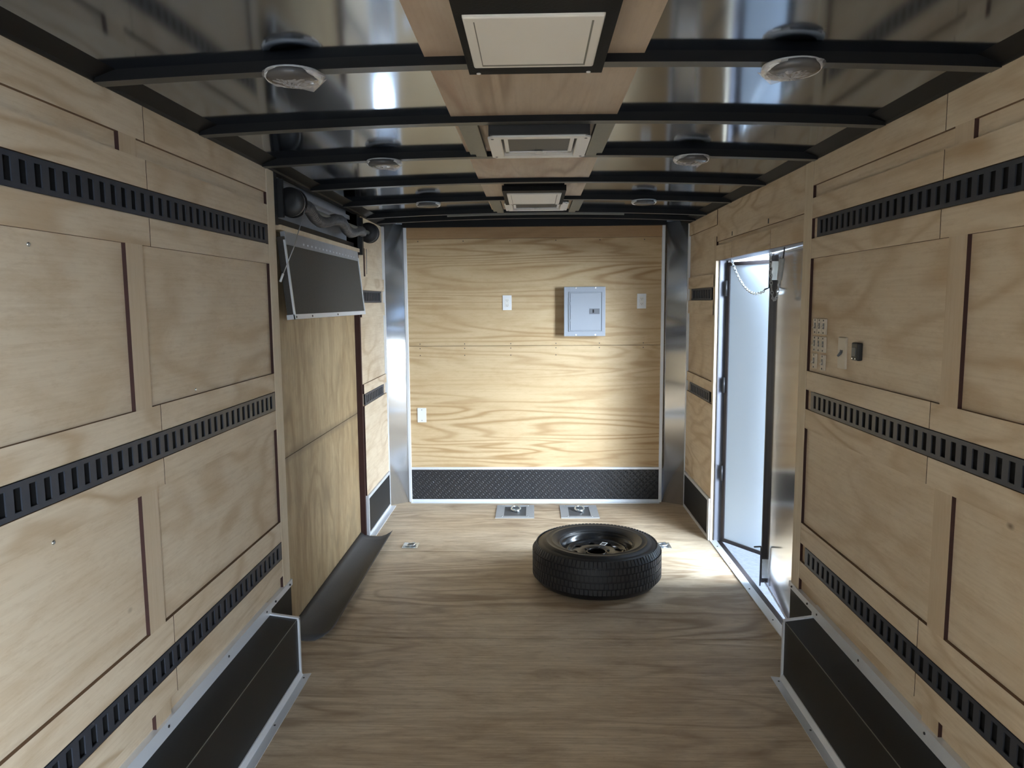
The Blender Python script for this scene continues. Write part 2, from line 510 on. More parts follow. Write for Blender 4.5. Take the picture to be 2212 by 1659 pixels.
# right wall
bm = bmesh.new()
bx(bm, A + 0.06, A + PLY, YB, Y_POST1, 0, 2.23)
bx(bm, A + 0.06, A + PLY, 4.80, YF + 0.05, 0, 2.23)
bx(bm, A + 0.06, A + PLY, Y_POST1, 4.80, 1.85, 2.23)
wr_ = struct('wall_right', bm, M['ply_side'])
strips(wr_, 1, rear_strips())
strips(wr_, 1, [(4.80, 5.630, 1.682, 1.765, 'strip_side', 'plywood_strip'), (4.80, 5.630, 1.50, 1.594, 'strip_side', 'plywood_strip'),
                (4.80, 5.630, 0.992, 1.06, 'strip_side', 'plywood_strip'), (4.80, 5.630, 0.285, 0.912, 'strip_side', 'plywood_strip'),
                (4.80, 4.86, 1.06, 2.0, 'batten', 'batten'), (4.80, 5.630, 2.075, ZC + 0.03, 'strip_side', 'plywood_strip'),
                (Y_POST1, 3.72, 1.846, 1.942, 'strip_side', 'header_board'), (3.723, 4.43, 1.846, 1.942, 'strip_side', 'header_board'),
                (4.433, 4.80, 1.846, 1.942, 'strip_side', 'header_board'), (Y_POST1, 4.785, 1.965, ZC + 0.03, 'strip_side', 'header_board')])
# dark nail heads in the header boards
for y, z in ((3.76, 1.985), (4.43, 1.985)):
    obj('nail', box(A - 0.002, A + 0.006, y - 0.006, y + 0.006, z - 0.012, z + 0.012), M['screw'], wr_)

# posts beside the side openings
for k, (s, z0) in enumerate(((-1, 0.295), (1, 0.290))):
    bm = box(s * (A + 0.055), s * (A - 0.002), Y_POST0, Y_POST1, z0, ZC + 0.02)
    bevel(bm, 0.002, 1)
    bm.normal_update()
    for f in bm.faces:
        if f.calc_center_median().y < Y_POST0 + 0.0005: f.material_index = 1
    struct('trim_%d' % (k + 1), bm, [M['post'], M['edge']])

# front wall: figured plywood sheets between bare edge trims
bm = bmesh.new()
bx(bm, -1.02, 1.0, YF, YF + 0.05, 0.27, 1.252)
bx(bm, -1.02, 1.0, YF, YF + 0.05, 1.255, 2.082)
bx(bm, -1.02, 1.0, YF - 0.006, YF + 0.05, 2.084, 2.2, 1)
bx(bm, -A - 0.06, A + 0.06, YF + 0.12, YF + 0.16, 0, 2.23, 2)
wf = struct('wall_front', bm, [M['ply_front'], M['ply_top'], M['black']])
for x in (-0.9, -0.55, -0.2, 0.15, 0.5, 0.85):
    for z in (1.235, 1.27, 2.065, 1.18):
        if abs(z - 1.18) < 0.01 and x > 0.2: continue
        bm = bmesh.new()
        lathe(bm, [(0.004, YF - 0.0012), (0.004, YF + 0.002)], 8, (x + 0.01 * math.sin(x * 50), 0, z), axis=1)
        obj('nail', bm, M['screw'], wf)
for k, x in enumerate((-1.008, 0.985)):
    bm = box(x - 0.012, x + 0.012, YF - 0.016, YF + 0.01, 0, ZC + 0.03)
    bevel(bm, 0.003, 1)
    struct('trim_%d' % (k + 3), bm, M['alu'])

# front corners: curved aluminium sheet
for k, s in enumerate((-1, 1)):
    bm = bmesh.new()
    x0, y0, x1, y1 = s * (A + 0.0095), 5.648, s * 1.0, YF + 0.002
    cv = []
    N_ = 12
    for i in range(N_ + 1):
        t = i / N_
        ang = t * math.pi / 2
        lin = Vector((x0 + (x1 - x0) * t, y0 + (y1 - y0) * t))
        arc = Vector((x0 + (x1 - x0) * (1 - math.cos(ang)), y0 + (y1 - y0) * math.sin(ang)))
        p = lin.lerp(arc, 0.10)
        cv.append([(p.x, p.y, 0.0), (p.x, p.y, ZC + 0.03)])
    thick_grid(bm, cv, (s * 0.004, 0.004, 0))
    o = struct('trim_%d' % (k + 5), bm, M['alu_corner'])
    bm = box(s * (A - 0.006), s * (A + 0.011), 5.630, 5.651, 0.0, ZC + 0.02)
    obj('edge_strip', bm, M['alu'], o)

# ceiling: arched glossy black skin
bm = bmesh.new()
NX = 36
ys = [YB + (YF + 0.06 - YB) * i / 60 for i in range(61)]
grid = []
for y in ys:
    row = []
    for i in range(NX + 1):
        x = -A - 0.02 + (2 * A + 0.04) * i / NX
        w = 0.0035 * mnoise.noise(Vector((x * 1.3, y * 1.1, 0.3)))
        row.append((x, y, zbow(x) + SKIN + w))
    grid.append(row)
thick_grid(bm, grid, (0, 0, 0.01))
ceil = struct('ceiling', bm, M['roof'])
# black cove where roof meets the walls
for s in (-1, 1):
    bm = bmesh.new()
    prism(bm, [(s * (A + 0.03), ZC + 0.004), (s * (A - 0.006), ZC + 0.004), (s * (A - 0.010), ZC + 0.012),
               (s * (A - 0.07), zbow(A - 0.07) + SKIN + 0.002), (s * (A + 0.03), ZC + 0.07)], YB, YF + 0.05, 1)
    bx(bm, s * (A - 0.02), s * (A + 0.14), YB, YF + 0.16, ZC + 0.068, ZC + 0.11)
    obj('roof_cove', bm, M['bow'], ceil)
bm = bmesh.new()
bx(bm, -1.02, 1.0, YF - 0.05, YF + 0.02, ZC + 0.004, ZC + 0.07)
obj('front_header', bm, M['bow'], ceil)
# plywood centre strip screwed up under the skin
bm = bmesh.new()
for i in range(8):
    xa = -0.292 + 0.557 * i / 8; xb = -0.292 + 0.557 * (i + 1) / 8
    prism(bm, [(xa, zbow(xa) + SKIN - 0.007), (xb, zbow(xb) + SKIN - 0.007), (xb, zbow(xb) + SKIN + 0.004), (xa, zbow(xa) + SKIN + 0.004)], YB, 5.05, 1)
bmesh.ops.remove_doubles(bm, verts=bm.verts[:], dist=0.0001)
struct('trim_7', bm, M['ply_ceil'])

# roof bows (black hat-section beams)
BOWS = [1.94, 2.546, 3.13, 3.80, 4.44, 5.06, 5.40]
for k, y in enumerate(BOWS):
    bm = bmesh.new()
    nseg = 24
    prof = [(0.0, 0.0), (0.044, 0.0), (0.044, SKIN + 0.003), (0.0, SKIN + 0.003)]
    rings = []
    for i in range(nseg + 1):
        x = -A + 0.004 + (2 * A - 0.008) * i / nseg
        rings.append([bm.verts.new((x, y + py, zbow(x) + pz)) for py, pz in prof])
    for a, b in zip(rings[:-1], rings[1:]):
        for q in range(4):
            f = bm.faces.new((a[q], a[(q + 1) % 4], b[(q + 1) % 4], b[q]))
            if q == 0: f.material_index = 1
    bm.faces.new(rings[0]); bm.faces.new(rings[-1])
    o = struct('trim_%d' % (10 + k), bm, [M['bow'], M['bow_under']])

# unseen rear end: doorway left open for fill, header lowered to darken the walls
bm = bmesh.new()
bx(bm, -A - 0.06, -A + 0.03, YB - 0.06, YB, -0.05, 2.25)
bx(bm, A - 0.03, A + 0.06, YB - 0.06, YB, -0.05, 2.25)
bx(bm, -A, A, YB - 0.06, YB, 1.85, 2.25)
struct('wall_back', bm, M['black'])

# ------------------------------------------------------------------ kick plates and base rails (front bays)
def rail_box(bm, *a): bx(bm, *a)
bb = struct_empty('baseboard_front')
obj('kick_plate', box(-0.996, 0.973, YF - 0.007, YF, 0.018, 0.268), M['diamond'], bb)
obj('top_rail', bevel(box(-0.996, 0.973, YF - 0.014, YF, 0.266, 0.285), 0.002, 1), M['alu'], bb)
bm = bmesh.new(); bx(bm, -0.996, 0.973, YF - 0.012, YF, 0.001, 0.024); bx(bm, -1.0, 0.976, YF - 0.05, YF - 0.001, 0.0005, 0.005)
obj('floor_rail', bm, M['alu'], bb)
for side, nm, y0 in ((-1, 'baseboard_left', 4.885), (1, 'baseboard_right', 4.845)):
    bb = struct_empty(nm)
    obj('kick_plate', box(side * (A + PLY), side * (A - 0.004), y0, 5.630, 0.015, 0.268), M['kick'], bb)
    obj('top_rail', box(side * (A + PLY), side * (A - 0.010), y0, 5.630, 0.262, 0.282), M['alu'], bb)
    bm = bmesh.new(); bx(bm, side * (A + PLY), side * (A - 0.010), y0, 5.630, 0.001, 0.022)
    if side < 0: bx(bm, -A, -A + 0.05, y0, 5.630, 0.0005, 0.005)
    obj('floor_rail', bm, M['alu'], bb)
    if side > 0:
        obj('end_strip', box(A - 0.012, A + PLY, 4.80, 4.846, 0.0, 0.285), M['alu'], bb)
    else:
        obj('end_strip', box(-A - PLY, -A + 0.010, 4.872, 4.888, 0.0, 0.285), M['alu'], bb)

# ------------------------------------------------------------------ right side doorway (double doors)
dj = struct_empty('trim_8')
bm = bmesh.new()
bx(bm, A - 0.002, A + 0.018, 4.794, 4.825, 0.0, 1.846)          # pale jamb board
obj('jamb_board', bm, M['post'], dj)
bm = bmesh.new()
bx(bm, 1.181, 1.262, 4.790, 4.83, 0.0, 1.87)
bx(bm, A + 0.0185, 1.181, 4.786, 4.83, 0.0, 1.87, 1)
bx(bm, 1.225, 1.250, 4.768, 4.792, 0.0, 1.87, 1)
bx(bm, 1.190, 1.262, Y_POST1 - 0.01, 3.285, 0.0, 1.87)
bx(bm, 1.170, 1.262, Y_POST1, 4.80, 1.846, 1.87)
obj('door_frame', bm, [M['door_frame_blue'], M['door_frame']], dj)
bm = bmesh.new(); bx(bm, A + 0.05, A + 0.07, 4.80, YF + 0.16, 0, 2.23); bx(bm, A + 0.05, A + 0.07, YB, Y_POST1, 0, 2.23)
bx(bm, A + 0.05, A + 0.07, Y_POST1, 4.80, 1.87, 2.23); bx(bm, -A - 0.12, -A - 0.10, YB, YF + 0.16, 0, 2.23)
obj('outer_skin', bm, M['white'], dj)
bm = bmesh.new(); bx(bm, -0.07, 0.07, 0, 0, 0, 0); bm.free()
sill = struct_empty('trim_9')
bm = bmesh.new(); bx(bm, A - 0.004, A + 0.042, 3.02, 4.83, 0.0005, 0.006)
obj('sill_plate', bevel(bm, 0.001, 1), M['alu'], sill)
obj('threshold', box(A + 0.042, A + 0.075, 3.02, 4.83, -0.02, 0.002), M['door_frame'], sill)
for y in (3.55, 3.95, 4.35, 4.66):
    bm = bmesh.new()
    lathe(bm, [(0.005, 0.0055), (0.004, 0.0085)], 10, (A + 0.016, y, 0))
    obj('screw', bm, M['screw'], sill)

# near door leaf: rim proud of a shiny aluminium skin, open a hand's width
d1 = struct_empty('door_1')
ang = math.radians(5.0)
HX, HY = 1.200, 3.292
def leaf_pt(t, depth):      # t along the leaf from its hinge, depth from its inner rim towards outside
    d = Vector((math.sin(ang), math.cos(ang), 0)); nrm = Vector((math.cos(ang), -math.sin(ang), 0))
    return Vector((HX, HY, 0)) + d * t + nrm * depth
def leaf_box(bm, t0, t1, d0, d1_, z0, z1, mi=0, fn=leaf_pt):
    vs = []
    for z in (z0, z1):
        for t, d in ((t0, d0), (t1, d0), (t1, d1_), (t0, d1_)):
            p = fn(t, d); vs.append(bm.verts.new((p.x, p.y, z)))
    for q in ((3, 2, 1, 0), (4, 5, 6, 7), (0, 1, 5, 4), (1, 2, 6, 5), (2, 3, 7, 6), (3, 0, 4, 7)):
        f = bm.faces.new([vs[i] for i in q]); f.material_index = mi
LW = 0.742
bm = bmesh.new(); leaf_box(bm, 0.0, LW, 0.012, 0.040, 0.022, 1.835); obj('skin', bm, M['alu_door'], d1)
bm = bmesh.new()
leaf_box(bm, LW - 0.012, LW + 0.006, -0.008, 0.050, 0.016, 1.842)
obj('edge_frame', bm, M['door_frame'], d1)
bm = bmesh.new(); leaf_box(bm, 0.0, LW, 0.010, 0.045, 1.832, 1.842); leaf_box(bm, 0, LW, 0.010, 0.045, 0.014, 0.024); obj('rail', bm, M['alu'], d1)
for z0, z1, nm in ((0.045, 0.155, 'bottom_bolt'), (1.70, 1.80, 'top_bolt')):
    bm = bmesh.new()
    leaf_box(bm, LW - 0.022, LW - 0.011, -0.006, 0.020, z0, z1)
    obj(nm, bm, M['zinc'], d1)
    bm = bmesh.new()
    p = leaf_pt(LW - 0.018, -0.014)
    if nm == 'bottom_bolt':
        tube(bm, [(p.x, p.y, 0.0), (p.x, p.y, 0.215), (p.x - 0.004, p.y - 0.006, 0.228), (p.x - 0.05, p.y - 0.04, 0.238)], 0.0045, 8)
    else:
        tube(bm, [(p.x, p.y, 1.842), (p.x, p.y, 1.66), (p.x - 0.03, p.y - 0.02, 1.65)], 0.0045, 8)
    obj('bolt_rod', bm, M['screw'], d1)

# far door leaf, swung outwards
d2 = struct_empty('door_2')
ang2 = math.radians(33.0)
def leaf2_pt(t, depth):
    d = Vector((math.sin(ang2), -math.cos(ang2), 0)); nrm = Vector((math.cos(ang2), math.sin(ang2), 0))
    return Vector((1.225, 4.768, 0)) + d * t + nrm * depth
bm = bmesh.new(); leaf_box(bm, 0.02, 0.74, 0.0, 0.03, 0.03, 1.815, fn=leaf2_pt); obj('skin', bm, M['leaf_white'], d2)
bm = bmesh.new()
leaf_box(bm, 0.0, 0.022, -0.010, 0.04, 0.012, 1.83, fn=leaf2_pt); leaf_box(bm, 0.72, 0.745, -0.010, 0.04, 0.012, 1.83, fn=leaf2_pt)
leaf_box(bm, 0.0, 0.745, -0.010, 0.04, 0.010, 0.032, fn=leaf2_pt); leaf_box(bm, 0.0, 0.745, -0.010, 0.04, 1.812, 1.834, fn=leaf2_pt)
obj('edge_frame', bm, M['door_frame'], d2)
for z in (1.62, 1.0, 0.42):
    bm = bmesh.new()
    tube(bm, [(1.212, 4.758, z), (1.212, 4.758, z + 0.1)], 0.009, 10)
    obj('hinge', bm, M['screw'], d2)

# ------------------------------------------------------------------ left ramp door
d3 = struct_empty('door_3')
bm = bmesh.new(); bx(bm, -1.235, -1.200, Y_POST1 - 0.02, 4.845, -0.02, 0.86); bx(bm, -1.235, -1.200, Y_POST1 - 0.02, 4.845, 0.863, 1.95)
obj('panel', bm, M['ply_ramp'], d3)
bm = bmesh.new(); bx(bm, -1.235, -1.165, 4.845, 4.872, 0.0, 2.2); obj('seal', bm, M['edge'], d3)
# boxed opening above the ramp: black frame round a galvanised sheet
hd = struct_empty('trim_18')
obj('back_sheet', box(-1.245, -1.235, 3.25, 4.90, 1.94, 2.24), M['galv'], hd)
bm = bmesh.new()
bx(bm, -1.24, -1.188, Y_POST1, 4.872, 1.945, 1.985)
bx(bm, -1.235, -A - 0.005, Y_POST1 - 0.02, 3.33, 1.945, 2.22)
bx(bm, -1.24, -A - 0.004, 4.845, 4.915, 1.93, 2.22)
obj('black_frame', bm, M['black'], hd)
bm = bmesh.new(); bx(bm, -1.236, -1.21, 3.33, 4.85, 2.135, 2.16)
obj('sheet_lip', bm, M['galv'], hd)

# ================================================================== THINGS
# ---- slotted cargo tracks
def cargo_track(label, side, y0, y1, z0, z1, phase, group, sd=0.0508):
    t = thing('cargo_track', label, 'cargo track', (side * A, y0, z0), group)
    bm = bmesh.new()
    xf, xb = side * (A - 0.001), side * (A + 0.0025)
    fl = 0.0125
    bx(bm, xb, xf, y0, y1, z0, z0 + fl); bx(bm, xb, xf, y0, y1, z1 - fl, z1)
    y = y0
    c = phase
    while c > y0: c -= sd
    c += sd
    hw = 0.0125
    cuts = []
    while c < y1 - 0.012:
        if c - hw > y0 + 0.004: cuts.append(c)
        c += sd
    last = y0
    for c in cuts:
        bx(bm, xb, xf, last, c - hw, z0 + fl, z1 - fl); last = c + hw
    bx(bm, xb, xf, last, y1, z0 + fl, z1 - fl)
    obj('slotted_rail', bm, M['track'], t)
    bm = box(side * (A + PLY - 0.001), side * (A + PLY + 0.003), y0, y1, z0 + 0.002, z1 - 0.002)
    obj('back_channel', bm, M['track_dark'], t)
    return t
TG = 'long slotted tracks along the side walls'
for s, sn, ye in ((-1, 'left', 3.172), (1, 'right', 3.118)):
    opp = 'beside the folded ramp door' if s < 0 else 'beside the open doorway'
    cargo_track('upper long slotted black cargo track on the %s plywood wall' % sn, s, YB, ye, 1.851, 1.929, 3.073 + 0.0508, TG)
    cargo_track('middle long slotted black cargo track on the %s plywood wall' % sn, s, YB, ye, 1.128, 1.207, 3.073 + 0.0508, TG)
    cargo_track('lowest slotted black cargo track above the %s wheel well box' % sn, s, YB, ye, 0.451, 0.527, 3.073 + 0.0508, TG)
    y0 = 4.895 if s < 0 else 4.90
    where = 'between folded ramp and left aluminium corner' if s < 0 else 'between open doorway and right aluminium corner'
    cargo_track('upper short black cargo track ' + where, s, y0, 5.52, 1.597, 1.679, 5.2, 'short tracks in the front bays')
    cargo_track('lower short black cargo track ' + where, s, y0, 5.52, 0.905 if s < 0 else 0.915, 0.982 if s < 0 else 0.99, 5.2, 'short tracks in the front bays')

# ---- wheel well boxes
for s, sn in ((-1, 'left'), (1, 'right')):
    t = thing('wheel_well_box', 'black boxed wheel well cover with aluminium edges along the %s wall' % sn, 'wheel well cover', (s * 1.09, 3.0, 0), 'wheel well covers')
    ye = 2.985
    bm = bmesh.new()
    prism(bm, [(s * 1.03, 0.0), (s * 1.03, 0.257), (s * A, 0.275), (s * (A + 0.002), 0.0)], YB, ye, 1)
    obj('box_shell', bm, M['kick'], t)
    obj('kick_plate', box(s * (A + PLY), s * (A - 0.003), ye, Y_POST1, 0.0, 0.292), M['kick'], t)
    bm = bmesh.new(); bx(bm, s * (A + PLY), s * (A - 0.007), YB, Y_POST1 + 0.012, 0.288, 0.316)
    if True: bx(bm, s * (A + PLY), s * (A - 0.010), YB, ye + 0.01, 0.272, 0.322)
    obj('wall_rail', bm, M['alu'], t)
    bm = bmesh.new()
    bx(bm, s * 1.033, s * 0.985, YB, ye, 0.0008, 0.004)
    prism(bm, [(s * 1.027, 0.004), (s * 1.015, 0.004), (s * 1.026, 0.024), (s * 1.030, 0.024)], YB, ye - 0.004, 1)
    # mitred end
    for v in bm.verts:
        if v.co.y > ye - 0.01 and abs(v.co.x) < 0.99: v.co.y += 0.012
    obj('floor_rail', bm, M['alu'], t)
    bm = bmesh.new()
    prism(bm, [(s * 1.022, 0.250), (s * 1.022, 0.262), (s * (A - 0.002), 0.281), (s * (A - 0.002), 0.270)], ye - 0.012, ye + 0.003, 1)
    bx(bm, s * 1.034, s * 1.022, ye - 0.008, ye + 0.004, 0.0, 0.260)
    obj('end_trim', bm, M['alu'], t)
    bm = bmesh.new()
    bx(bm, s * 1.0285, s * 1.0305, YB, ye - 0.01, 0.2545, 0.2575)
    obj('edge_line', bm, M['alu_dull'], t)
    for y in (2.94, 2.55, 2.1, 1.65, 3.05, 3.24):
        bm = bmesh.new()
        lathe(bm, [(0.0045, s * (A - 0.0125)), (0.0045, s * (A - 0.004))], 10, (0, y, 0.303), axis=0)
        obj('screw', bm, M['screw'], t)
    for y in (2.955, 2.6, 2.2, 1.8):
        bm = bmesh.new()
        lathe(bm, [(0.0045, 0.003), (0.004, 0.0055)], 10, (s * 1.005, y, 0))
        obj('screw', bm, M['screw'], t)

# ---- spare tyre lying flat
TX, TY, TH, TR = 0.34, 4.105, 0.238, 0.365
t = thing('spare_tyre', 'black spare tyre with black steel rim lying flat on the plywood floor', 'tyre', (TX, TY, 0))
bm = bmesh.new()
prof = [(0.205, 0.035), (0.225, 0.012), (0.27, 0.0), (0.315, 0.004), (0.336, 0.012), (0.352, 0.030), (0.3605, 0.050),
        (0.364, 0.075), (0.365, TH / 2), (0.364, TH - 0.075), (0.3605, TH - 0.050), (0.352, TH - 0.034), (0.336, TH - 0.018),
        (0.318, TH - 0.010), (0.310, TH - 0.010), (0.306, TH - 0.004), (0.292, TH - 0.001), (0.289, TH + 0.001), (0.285, TH + 0.001), (0.282, TH - 0.001), (0.262, TH - 0.0005), (0.259, TH + 0.001), (0.255, TH), (0.252, TH - 0.002), (0.245, TH - 0.004), (0.225, TH - 0.012), (0.205, TH - 0.032), (0.200, TH / 2)]
lathe(bm, prof, 120, (TX, TY, 0), close=True)
ty = obj('tyre', bm, M['rubber'], t)
# tread blocks: shoulder lugs and centre ribs
bm = bmesh.new()
NL = 96
rnd = random.Random(3)
def lug(th0, th1, z0, z1, r0, r1):
    vs = []
    for r in (r0, r1):
        for th, z in ((th0, z0), (th1, z0), (th1, z1), (th0, z1)):
            rr = r
            vs.append(bm.verts.new((TX + rr * math.cos(th), TY + rr * math.sin(th), z)))
    for q in ((3, 2, 1, 0), (4, 5, 6, 7), (0, 1, 5, 4), (1, 2, 6, 5), (2, 3, 7, 6), (3, 0, 4, 7)):
        bm.faces.new([vs[i] for i in q])
for k in range(NL):
    a0 = 2 * math.pi * k / NL; da = 2 * math.pi / NL
    for z0, z1, sh in ((0.048, 0.078, 0), (0.084, 0.114, .4), (0.124, 0.154, .1), (0.160, 0.190, .6)):
        lug(a0 + da * (sh + 0.08), a0 + da * (sh + 0.86), z0, z1, 0.358, 0.3675)
    # slanted shoulder lug
    vs = []
    for r, z in ((0.356, TH - 0.046), (0.340, TH - 0.016)):
        for th in (a0 + da * 0.08, a0 + da * 0.84):
            vs.append((th, r, z))
    pts = []
    for dr in (0.0, 0.0045):
        for i in (0, 1, 3, 2):
            th, r, z = vs[i]
            pts.append(bm.verts.new((TX + (r + dr) * math.cos(th), TY + (r + dr) * math.sin(th), z + dr * 0.7)))
    for q in ((3, 2, 1, 0), (4, 5, 6, 7), (0, 1, 5, 4), (1, 2, 6, 5), (2, 3, 7, 6), (3, 0, 4, 7)):
        bm.faces.new([pts[i] for i in q])
obj('tread', bm, M['tread'], t)
bm = bmesh.new()
zt = TH - 0.022
zd = 0.166
prof = [(0.212, zt + 0.004), (0.217, zt - 0.001), (0.217, zt - 0.006), (0.203, zt - 0.010), (0.196, zt - 0.028), (0.190, zt - 0.045), (0.180, zt - 0.055),
        (0.176, zd + 0.016), (0.172, zd + 0.014)]
rings = []
lathe(bm, prof + [(0.170, zd - 0.01), (0.165, 0.04), (0.205, 0.03), (0.214, zt - 0.012), (0.214, zt - 0.002)], 96, (TX, TY, 0), close=True)
rim = obj('rim', bm, M['rim'], t)
# wheel disc with eight round vent holes and a raised hub ring
bm = bmesh.new()
NH, seg = 8, 96
def disc_z(r):
    if r > 0.148: return zd + (r - 0.148) * 0.75
    if r > 0.085: return zd + 0.003 * math.sin((0.148 - r) / 0.063 * math.pi)
    return zd - (0.085 - r) * 0.3
rad = [0.172, 0.162, 0.155, 0.148, 0.141, 0.134, 0.127, 0.120, 0.113, 0.106, 0.098, 0.088, 0.078, 0.068, 0.058, 0.052]
rows = [[(TX + r * math.cos(2 * math.pi * k / 192), TY + r * math.sin(2 * math.pi * k / 192), disc_z(r)) for k in range(192)] for r in rad]
def hole(i, k):
    th = 2 * math.pi * (k + .5) / 192; rm = (rad[i] + rad[i + 1]) / 2
    ph = (th / (2 * math.pi) * NH + 0.32) % 1 - 0.5
    dx, dy = ph * 2 * math.pi / NH * rm, rm - 0.128
    return dx * dx + dy * dy < 0.0175 ** 2
thick_grid(bm, rows, (0, 0, -0.004), wrap=True, skip=hole)
disc = obj('wheel_disc', bm, M['rim'], t)
bm = bmesh.new()
lathe(bm, [(0.052, zd - 0.010), (0.060, zd - 0.010), (0.060, zd - 0.001), (0.054, zd + 0.002), (0.050, zd - 0.001)], 48, (TX, TY, 0), close=True)
obj('hub_ring', bm, M['rim'], t)
for k in range(6):
    bm = bmesh.new()
    th = 2 * math.pi * (k + .3) / 6
    lathe(bm, [(0.008, zd - 0.006), (0.008, zd + 0.001), (0.006, zd + 0.0015)], 10, (TX + 0.074 * math.cos(th), TY + 0.074 * math.sin(th), 0))
    obj('lug_hole', bm, M['black'], t)
def sticker(th0, r0, r1, wid, name, hollow):
    bm = bmesh.new()
    ct, st = math.cos(th0), math.sin(th0)
    def q(u, r): return (TX + r * ct - u * st, TY + r * st + u * ct)
    def quad(u0, u1, ra, rb):
        vs = []
        for dz in (0.002, 0.0035):
            for u, r in ((u0, ra), (u1, ra), (u1, rb), (u0, rb)):
                x, y = q(u, r); vs.append(bm.verts.new((x, y, disc_z(r) + dz)))
        for w in ((3, 2, 1, 0), (4, 5, 6, 7), (0, 1, 5, 4), (1, 2, 6, 5), (2, 3, 7, 6), (3, 0, 4, 7)):
            bm.faces.new([vs[i] for i in w])
    h = wid / 2
    if hollow:
        b_ = 0.006
        quad(-h, h, r0, r0 + b_); quad(-h, h, r1 - b_, r1); quad(-h, -h + b_ * .8, r0 + b_, r1 - b_); quad(h - b_ * .8, h, r0 + b_, r1 - b_)
    else: quad(-h, h, r0, r1)
    obj(name, bm, M['sticker'], t)
sticker(math.radians(66), 0.100, 0.152, 0.034, 'sticker', True)
sticker(math.radians(30), 0.118, 0.136, 0.018, 'sticker', False)
bm = bmesh.new(); tube(bm, [(TX + 0.178, TY + 0.02, zt - 0.055), (TX + 0.168, TY + 0.02, zt - 0.03)], 0.005, 8)
obj('valve_stem', bm, M['black'], t)

# ---- electrical panel and wall plates on the front wall
t = thing('electrical_panel', 'grey metal breaker box with latched door on the plywood front wall', 'electrical panel', (0.377, YF, 1.52))
bm = box(0.238, 0.518, YF - 0.085, YF, 1.345, 1.69); obj('housing', bm, M['panel_grey'], t)
bm = bevel(box(0.219, 0.535, YF - 0.092, YF - 0.082, 1.329, 1.706), 0.003, 2); obj('cover', bm, M['panel_grey'], t)
bm = bmesh.new()
for x0, x1, z0, z1 in ((0.253, 0.262, 1.365, 1.667), (0.506, 0.515, 1.365, 1.667), (0.253, 0.515, 1.365, 1.371), (0.253, 0.515, 1.661, 1.667)):
    bx(bm, x0, x1, YF - 0.099, YF - 0.091, z0, z1)
obj('raised_border', bevel(bm, 0.002, 1), M['panel_grey'], t)
dr = obj('door', bevel(box(0.266, 0.497, YF - 0.098, YF - 0.091, 1.374, 1.657), 0.002, 1), M['panel_grey'], t)
obj('latch', box(0.413, 0.490, YF - 0.101, YF - 0.097, 1.498, 1.540), M['panel_dark'], dr)
obj('latch_slot', box(0.436, 0.447, YF - 0.1025, YF - 0.1005, 1.508, 1.533), M['track_dark'], dr)
for z in (1.45, 1.58):
    bm = bmesh.new(); tube(bm, [(0.264, YF - 0.098, z - 0.012), (0.264, YF - 0.098, z + 0.012)], 0.004, 8)
    obj('hinge', bm, M['panel_grey'], dr)
for x in (0.309, 0.458):
    for z in (1.339, 1.698):
        bm = bmesh.new(); lathe(bm, [(0.0075, YF - 0.091), (0.0075, YF - 0.094), (0.004, YF - 0.0965)], 14, (x, 0, z), axis=1); obj('screw', bm, M['white'], t)

def wall_plate(label, x, z, kind):
    t = thing('wall_plate', label, 'wall plate', (x, YF, z), 'white wall plates on the front wall')
    w, h = 0.035, 0.0575
    obj('plate', bevel(box(x - w, x + w, YF - 0.006, YF, z - h, z + h), 0.002, 2), M['plate'], t)
    if kind == 'blank':
        for dz in (-0.042, 0.042):
            bm = bmesh.new(); lathe(bm, [(0.0035, YF - 0.005), (0.0035, YF - 0.0072)], 10, (x, 0, z + dz), axis=1); obj('screw', bm, M['panel_dark'], t)
    else:
        obj('insert', bevel(box(x - 0.0165, x + 0.0165, YF - 0.0085, YF - 0.004, z - 0.033, z + 0.033), 0.001, 1), M['vent_panel'], t)
        for dz in (-0.019, 0.019):
            bm = bmesh.new()
            for dx in (-0.006, 0.006):
                bx(bm, x + dx - 0.0012, x + dx + 0.0012, YF - 0.0092, YF - 0.008, z + dz - 0.004, z + dz + 0.005)
            lathe(bm, [(0.0026, YF - 0.008), (0.0026, YF - 0.0092)], 8, (x, 0, z + dz - 0.0095), axis=1)
            obj('socket', bm, M['panel_dark'], t)
wall_plate('white outlet plate left of the grey breaker box', -0.220, 1.589, 'outlet')
wall_plate('white outlet plate right of the grey breaker box', 0.823, 1.594, 'outlet')
wall_plate('blank white wall plate low on the left of the front wall', -0.905, 0.706, 'blank')

# ---- devices on the right wall (seen almost edge-on)
XR = A + PLY
def toggle(label, y, z):
    t = thing('toggle_switch', label, 'switch', (XR, y, z), 'small toggle switches on the right wall')
    obj('plate', bevel(box(XR - 0.008, XR + 0.001, y - 0.019, y + 0.019, z - 0.032, z + 0.032), 0.0015, 1), M['ivory'], t)
    obj('slot', box(XR - 0.0095, XR - 0.007, y - 0.006, y + 0.006, z - 0.010, z + 0.014), M['panel_dark'], t)
    bm = bmesh.new(); tube(bm, [(XR - 0.008, y, z + 0.003), (XR - 0.019, y, z - 0.008)], [0.004, 0.003], 8); obj('lever', bm, M['ivory'], t)
    for dz in (-0.025, 0.025):
        bm = bmesh.new(); lathe(bm, [(0.0035, XR - 0.0075), (0.0035, XR - 0.0095)], 8, (0, y, z + dz), axis=0); obj('screw', bm, M['screw'], t)
rows_ = (('top', 1.484), ('middle', 1.411), ('bottom', 1.338))
cols_ = (('left', 3.115), ('centre', 3.070), ('right', 3.025))
for rn, z in rows_:
    for cn, y in cols_:
        if rn == 'bottom' and cn == 'centre': continue
        toggle('%s row %s small ivory toggle switch beside the doorway post' % (rn, cn), y, z)
